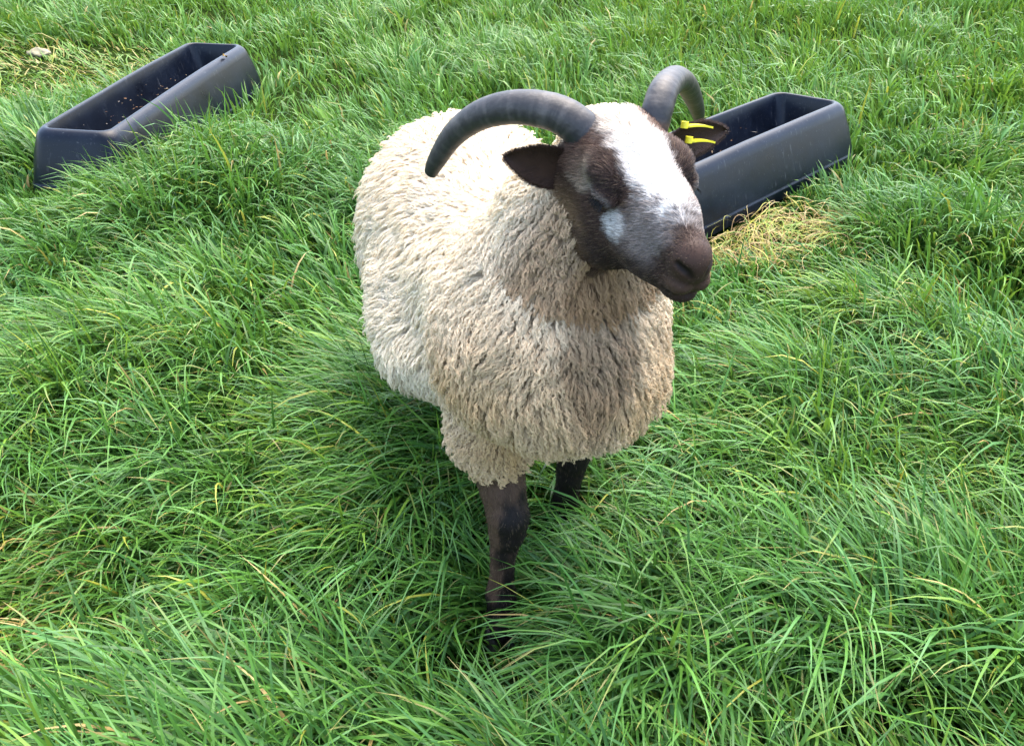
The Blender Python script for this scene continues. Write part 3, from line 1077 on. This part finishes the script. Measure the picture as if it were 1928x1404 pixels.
def build_grass():
    r = np.random.default_rng(55)
    # tussock centres, density falling with distance
    def scatter(n, y0, y1, pw):
        u = r.random(n)
        Y = (y0 ** pw + u * (y1 ** pw - y0 ** pw)) ** (1 / pw)
        X = r.uniform(-1, 1, n) * (0.72 * Y + 0.95)
        return np.c_[X, Y]
    tc = scatter(4000, 0.35, 9.5, 1.15)
    th = np.clip(1.0 + 0.9 * noise(tc, 2.0, 81, 2) + 0.25 * r.normal(0, 1, len(tc)), np.where(tc[:, 1] > 2.2, 0.6, 0.42), 1.9)
    strawt = patch(tc, STRAW_C, 0.42, 0.33, 84)
    baret = np.maximum(patch(tc, BARE_C, 0.75, 0.75, 85), 0.7 * patch(tc, BARE2_C, 0.22, 0.30, 86))
    th *= 1 - 0.5 * np.maximum(strawt, 0.7 * baret)
    # tall tussocks against the right side of the left trough
    tall = np.exp(-(((tc[:, 0] + 1.12) / 0.28) ** 2 + ((tc[:, 1] - 3.15) / 0.55) ** 2))
    th += 0.7 * tall
    flow = R(200) + 1.35 * noise(tc, 0.9, 82, 2) + (0.3 + 0.5 * sstep(1.6, 3.0, tc[:, 1])) * r.normal(0, 1, len(tc)) + 1.3 * sstep(1.6, 3.0, tc[:, 1]) * noise(tc, 2.6, 90)
    tint = r.normal(0, 1, len(tc)) * 0.75 + 1.0 * noise(tc, 2.2, 83, 2)
    V, F, C, off = [], [], [], 0
    # (blades, segments, y range)
    bands = [(92000, 6, 0.0, 1.9), (70000, 5, 1.9, 3.4), (120000, 3, 3.4, 9.6)]
    for nb, seg, y0, y1 in bands:
        sel = np.where((tc[:, 1] >= y0) & (tc[:, 1] < y1))[0]
        wt = th[sel] ** 0.7
        ti = sel[np.searchsorted(np.cumsum(wt) / wt.sum(), r.random(nb)).clip(0, len(sel) - 1)]
        sp = 0.042 + 0.013 * np.sqrt(tc[ti, 1])
        root = tc[ti] + r.normal(0, 1, (nb, 2)) * sp[:, None]
        filler = r.random(nb) < (0.42 if y0 > 3 else 0.25)
        root[filler] = tc[ti[filler]] + r.uniform(-1, 1, (filler.sum(), 2)) * (0.10 + 0.05 * tc[ti[filler], 1:])
        Y = np.maximum(root[:, 1], 0.3)
        rel = root - tc[ti]
        hgt = th[ti]
        straw = patch(root, STRAW_C, 0.40, 0.30, 87)
        bare = np.maximum(patch(root, BARE_C, 0.7, 0.7, 88), 0.35 * patch(root, BARE2_C, 0.2, 0.28, 89))
        dry = np.maximum(straw, bare * 0.75)
        L = 0.178 * hgt ** 0.9 * r.uniform(0.55, 1.3, nb)
        L[filler] *= 0.6
        L *= 1 - 0.35 * dry
        L *= 1 - 0.82 * np.exp(-(((root[:, 0] + 0.0) / 0.13) ** 2 + ((root[:, 1] - 0.88) / 0.13) ** 4)) - 0.65 * np.exp(-(((root[:, 0] + 1.70) / 0.24) ** 4 + ((root[:, 1] - 2.86) / 0.16) ** 4)) - 0.4 * np.exp(-(((root[:, 0] - 0.10) / 0.10) ** 2 + ((root[:, 1] - 1.10) / 0.10) ** 2))
        radial = np.arctan2(rel[:, 1], rel[:, 0])
        fa = flow[ti]
        dirx = np.cos(fa) + 0.85 * np.cos(radial) * np.minimum(1, np.linalg.norm(rel, axis=1) / 0.05) + r.normal(0, 0.3, nb)
        diry = np.sin(fa) + 0.85 * np.sin(radial) * np.minimum(1, np.linalg.norm(rel, axis=1) / 0.05) + r.normal(0, 0.3, nb)
        az = np.arctan2(diry, dirx)
        L *= mix(1.0, 0.82, sstep(1.3, 2.4, Y))
        t0 = np.abs(r.normal(0, 0.28, nb) + mix(0.40, 0.30, sstep(1.3, 2.4, Y))) + 0.75 * dry
        t1 = t0 + r.uniform(0.3, 1.0, nb) + 5.2 * L * r.uniform(0.5, 1.3, nb)
        stiff = r.random(nb) < 0.12
        t1[stiff] = t0[stiff] + 0.25
        t1 = np.minimum(t1, 2.25)
        s = np.linspace(0, 1, seg + 1)
        ang = t0[:, None] + (t1 - t0)[:, None] * s[None] ** 1.25
        azs = az[:, None] + (r.normal(0, 0.35, nb) + 1.3 * dry * r.normal(0, 1, nb))[:, None] * s[None]
        ds = (L / seg)[:, None]
        dz = np.cos(ang) * ds
        dh = np.sin(ang) * ds
        px = np.concatenate([np.zeros((nb, 1)), np.cumsum((dh * np.cos(azs))[:, :-1], 1)], 1)
        py = np.concatenate([np.zeros((nb, 1)), np.cumsum((dh * np.sin(azs))[:, :-1], 1)], 1)
        pz = np.concatenate([np.zeros((nb, 1)), np.cumsum(dz[:, :-1], 1)], 1)
        gz = ground_z(root[:, 0], root[:, 1])
        floor = 0.012 + 0.035 * r.random(nb) * (1 - dry)
        pz = np.where(np.arange(seg + 1)[None] > 1, np.maximum(pz, np.minimum(floor, L * 0.25)[:, None]), pz)
        P = np.stack([root[:, :1] + px, root[:, 1:] + py, gz[:, None] - 0.004 + pz], -1)
        # blades may not grow inside the troughs or the sheep
        flat = P.reshape(-1, 3)
        bad = trough_inside(flat).reshape(nb, -1).any(1)
        nearS = (flat[:, 0] > -0.5) & (flat[:, 0] < 0.4) & (flat[:, 1] > 0.75) & (flat[:, 1] < 2.05)
        bs = np.zeros(len(flat), bool)
        if nearS.any():
            bs[nearS] = sheep_sdf(flat[nearS]) < 0.004
        bad |= bs.reshape(nb, -1).any(1)
        lz = np.exp(-(((root[:, 0] + 0.01) / 0.10) ** 4 + ((root[:, 1] - 0.88) / 0.11) ** 4))
        bad |= r.random(nb) < 0.85 * lz
        ok = ~bad
        w0 = (0.0024 + 0.0018 * r.random(nb)) * np.clip(Y / 1.3, 1, 4) ** 0.45 * (1 - 0.45 * dry)
        wid = w0[:, None] * np.clip(1.02 - s[None] ** 2.4, 0.03, 1) * (0.65 + 0.35 * sstep(0, 0.3, s))[None]
        tw = az + math.pi / 2 + r.normal(0, 0.5, nb)
        side = np.stack([np.cos(tw), np.sin(tw), r.normal(0, 0.35, nb)], -1)
        side = unit(side)
        A = P + side[:, None] * wid[..., None]
        Bv = P - side[:, None] * wid[..., None]
        VV = np.stack([A, Bv], 2)                 # nb, seg+1, 2, 3
        # colour
        tn = np.clip(tint[ti] + 0.55 * r.normal(0, 1, nb), -2, 2)
        g0 = np.array([0.072, 0.182, 0.025])
        gy = np.array([0.150, 0.250, 0.024])
        gb = np.array([0.075, 0.188, 0.052])
        gd = np.array([0.024, 0.082, 0.011])
        c = np.tile(g0, (nb, 1))
        c = mix(c, gy, (0.75 * sstep(0.4, 1.8, tn))[:, None])
        c = mix(c, gb, (0.85 * sstep(-0.3, -1.5, tn))[:, None])
        c = mix(c, gd, (0.8 * (r.random(nb) < 0.28))[:, None])
        c = mix(c, gy, 0.4 * bare[:, None])
        yl = np.array([0.32, 0.31, 0.04])
        st = np.array([0.36, 0.25, 0.09])
        pd = r.random(nb)
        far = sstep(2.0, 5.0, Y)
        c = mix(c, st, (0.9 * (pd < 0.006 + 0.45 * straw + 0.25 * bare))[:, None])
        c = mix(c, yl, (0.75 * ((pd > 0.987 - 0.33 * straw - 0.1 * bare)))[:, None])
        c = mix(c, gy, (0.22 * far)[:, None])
        c = c * r.uniform(0.8, 1.2, (nb, 1))
        CC = np.repeat(c[:, None], seg + 1, 1)
        tipy = (r.random(nb) < 0.07)[:, None] * sstep(0.72, 0.95, s)[None]
        CC = mix(CC, st, 0.8 * tipy[..., None])
        CC = np.repeat(CC[:, :, None], 2, 2)
        VV, CC = VV[ok], CC[ok]
        m = len(VV)
        base = off + (np.arange(m) * (seg + 1) * 2)[:, None] + (np.arange(seg) * 2)[None]
        F.append(np.stack([base, base + 1, base + 3, base + 2], -1).reshape(-1, 4))
        V.append(VV.reshape(-1, 3))
        C.append(CC.reshape(-1, 3))
        off += m * (seg + 1) * 2
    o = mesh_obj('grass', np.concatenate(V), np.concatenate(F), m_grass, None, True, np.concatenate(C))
    tag(o, 'long tussocky green pasture grass covering the whole field', 'grass', kind='stuff')
build_grass()

# ------------------------------------------------------------------ matted dry straw beside the right trough
def build_straw():
    r = np.random.default_rng(91)
    n, seg = 1100, 8
    P2 = STRAW_C + np.c_[r.normal(-0.03, 0.19, n), r.normal(-0.02, 0.14, n)]
    L = r.uniform(0.05, 0.16, n)
    az0 = r.uniform(0, 6.28, n)
    s = np.linspace(0, 1, seg + 1)
    az = az0[:, None] + (r.normal(0, 0.9, n))[:, None] * s[None] + 0.3 * np.sin(6.28 * s[None] * r.uniform(0.5, 1.5, (n, 1)) + r.uniform(0, 6.28, (n, 1)))
    px = P2[:, :1] + np.cumsum(np.cos(az) * (L / seg)[:, None], 1)
    py = P2[:, 1:] + np.cumsum(np.sin(az) * (L / seg)[:, None], 1)
    z0 = r.uniform(0.01, 0.05, n)
    pz = ground_z(P2[:, 0], P2[:, 1])[:, None] + z0[:, None] + r.normal(0, 0.025, n)[:, None] * s[None] + (0.02 * np.sin(np.pi * s))[None]
    P = np.stack([px, py, pz], -1)
    ok = ~trough_inside(P.reshape(-1, 3), 0.004).reshape(n, -1).any(1)
    w = 0.0012 * r.uniform(0.6, 1.3, n)
    side = np.stack([-np.sin(az), np.cos(az), 0.4 * np.ones_like(az)], -1) * w[:, None, None] * (1 - 0.6 * s ** 2)[None, :, None]
    VV = np.stack([P + side, P - side], 2)[ok]
    cs = np.array([(0.44, 0.33, 0.13), (0.36, 0.34, 0.06), (0.24, 0.15, 0.06), (0.17, 0.27, 0.035)])
    c = cs[r.choice(4, n, p=[0.32, 0.27, 0.16, 0.25])] * r.uniform(0.75, 1.15, (n, 1))
    C = np.repeat(c[ok][:, None], (seg + 1) * 2, 1)
    m = len(VV)
    base = (np.arange(m) * (seg + 1) * 2)[:, None] + (np.arange(seg) * 2)[None]
    F = np.stack([base, base + 1, base + 3, base + 2], -1).reshape(-1, 4)
    o = mesh_obj('dry_straw', VV.reshape(-1, 3), F, m_grass, None, True, C.reshape(-1, 3))
    tag(o, 'matted yellow dry straw lying beside the right trough', 'straw', kind='stuff')
build_straw()

# ------------------------------------------------------------------ dead leaf stuck on the rim of the left trough
def build_leaf():
    M, hx, hy = TROUGHS[0]
    V, F = [], []
    nu, nv = 9, 5
    for i in range(nu):
        u = i / (nu - 1)
        w = 0.009 * math.sin(math.pi * min(0.97, u * 0.95 + 0.03)) ** 0.8
        for j in range(nv):
            v = j / (nv - 1) * 2 - 1
            V.append(((u - 0.5) * 0.030, v * w, 0.006 * v * v + 0.004 * math.sin(u * 5 + v)))
    for i in range(nu - 1):
        for j in range(nv - 1):
            a = i * nv + j
            F.append((a, a + 1, a + nv + 1, a + nv))
    o = mesh_obj('dead_leaf', V, F, plain('withered_leaf', (0.20, 0.12, 0.02), 0.7, 0.2, 0.5, 200))
    md = o.modifiers.new('thickness', 'SOLIDIFY')
    md.thickness = 0.0008
    p = M @ np.array([hx + 0.004, 0.40, 0.203, 1])
    o.location = p[:3]
    o.rotation_euler = (0.5, 0.35, 1.1)
    tag(o, 'small withered yellow-brown leaf stuck on the rim of the left trough', 'leaf')
build_leaf()
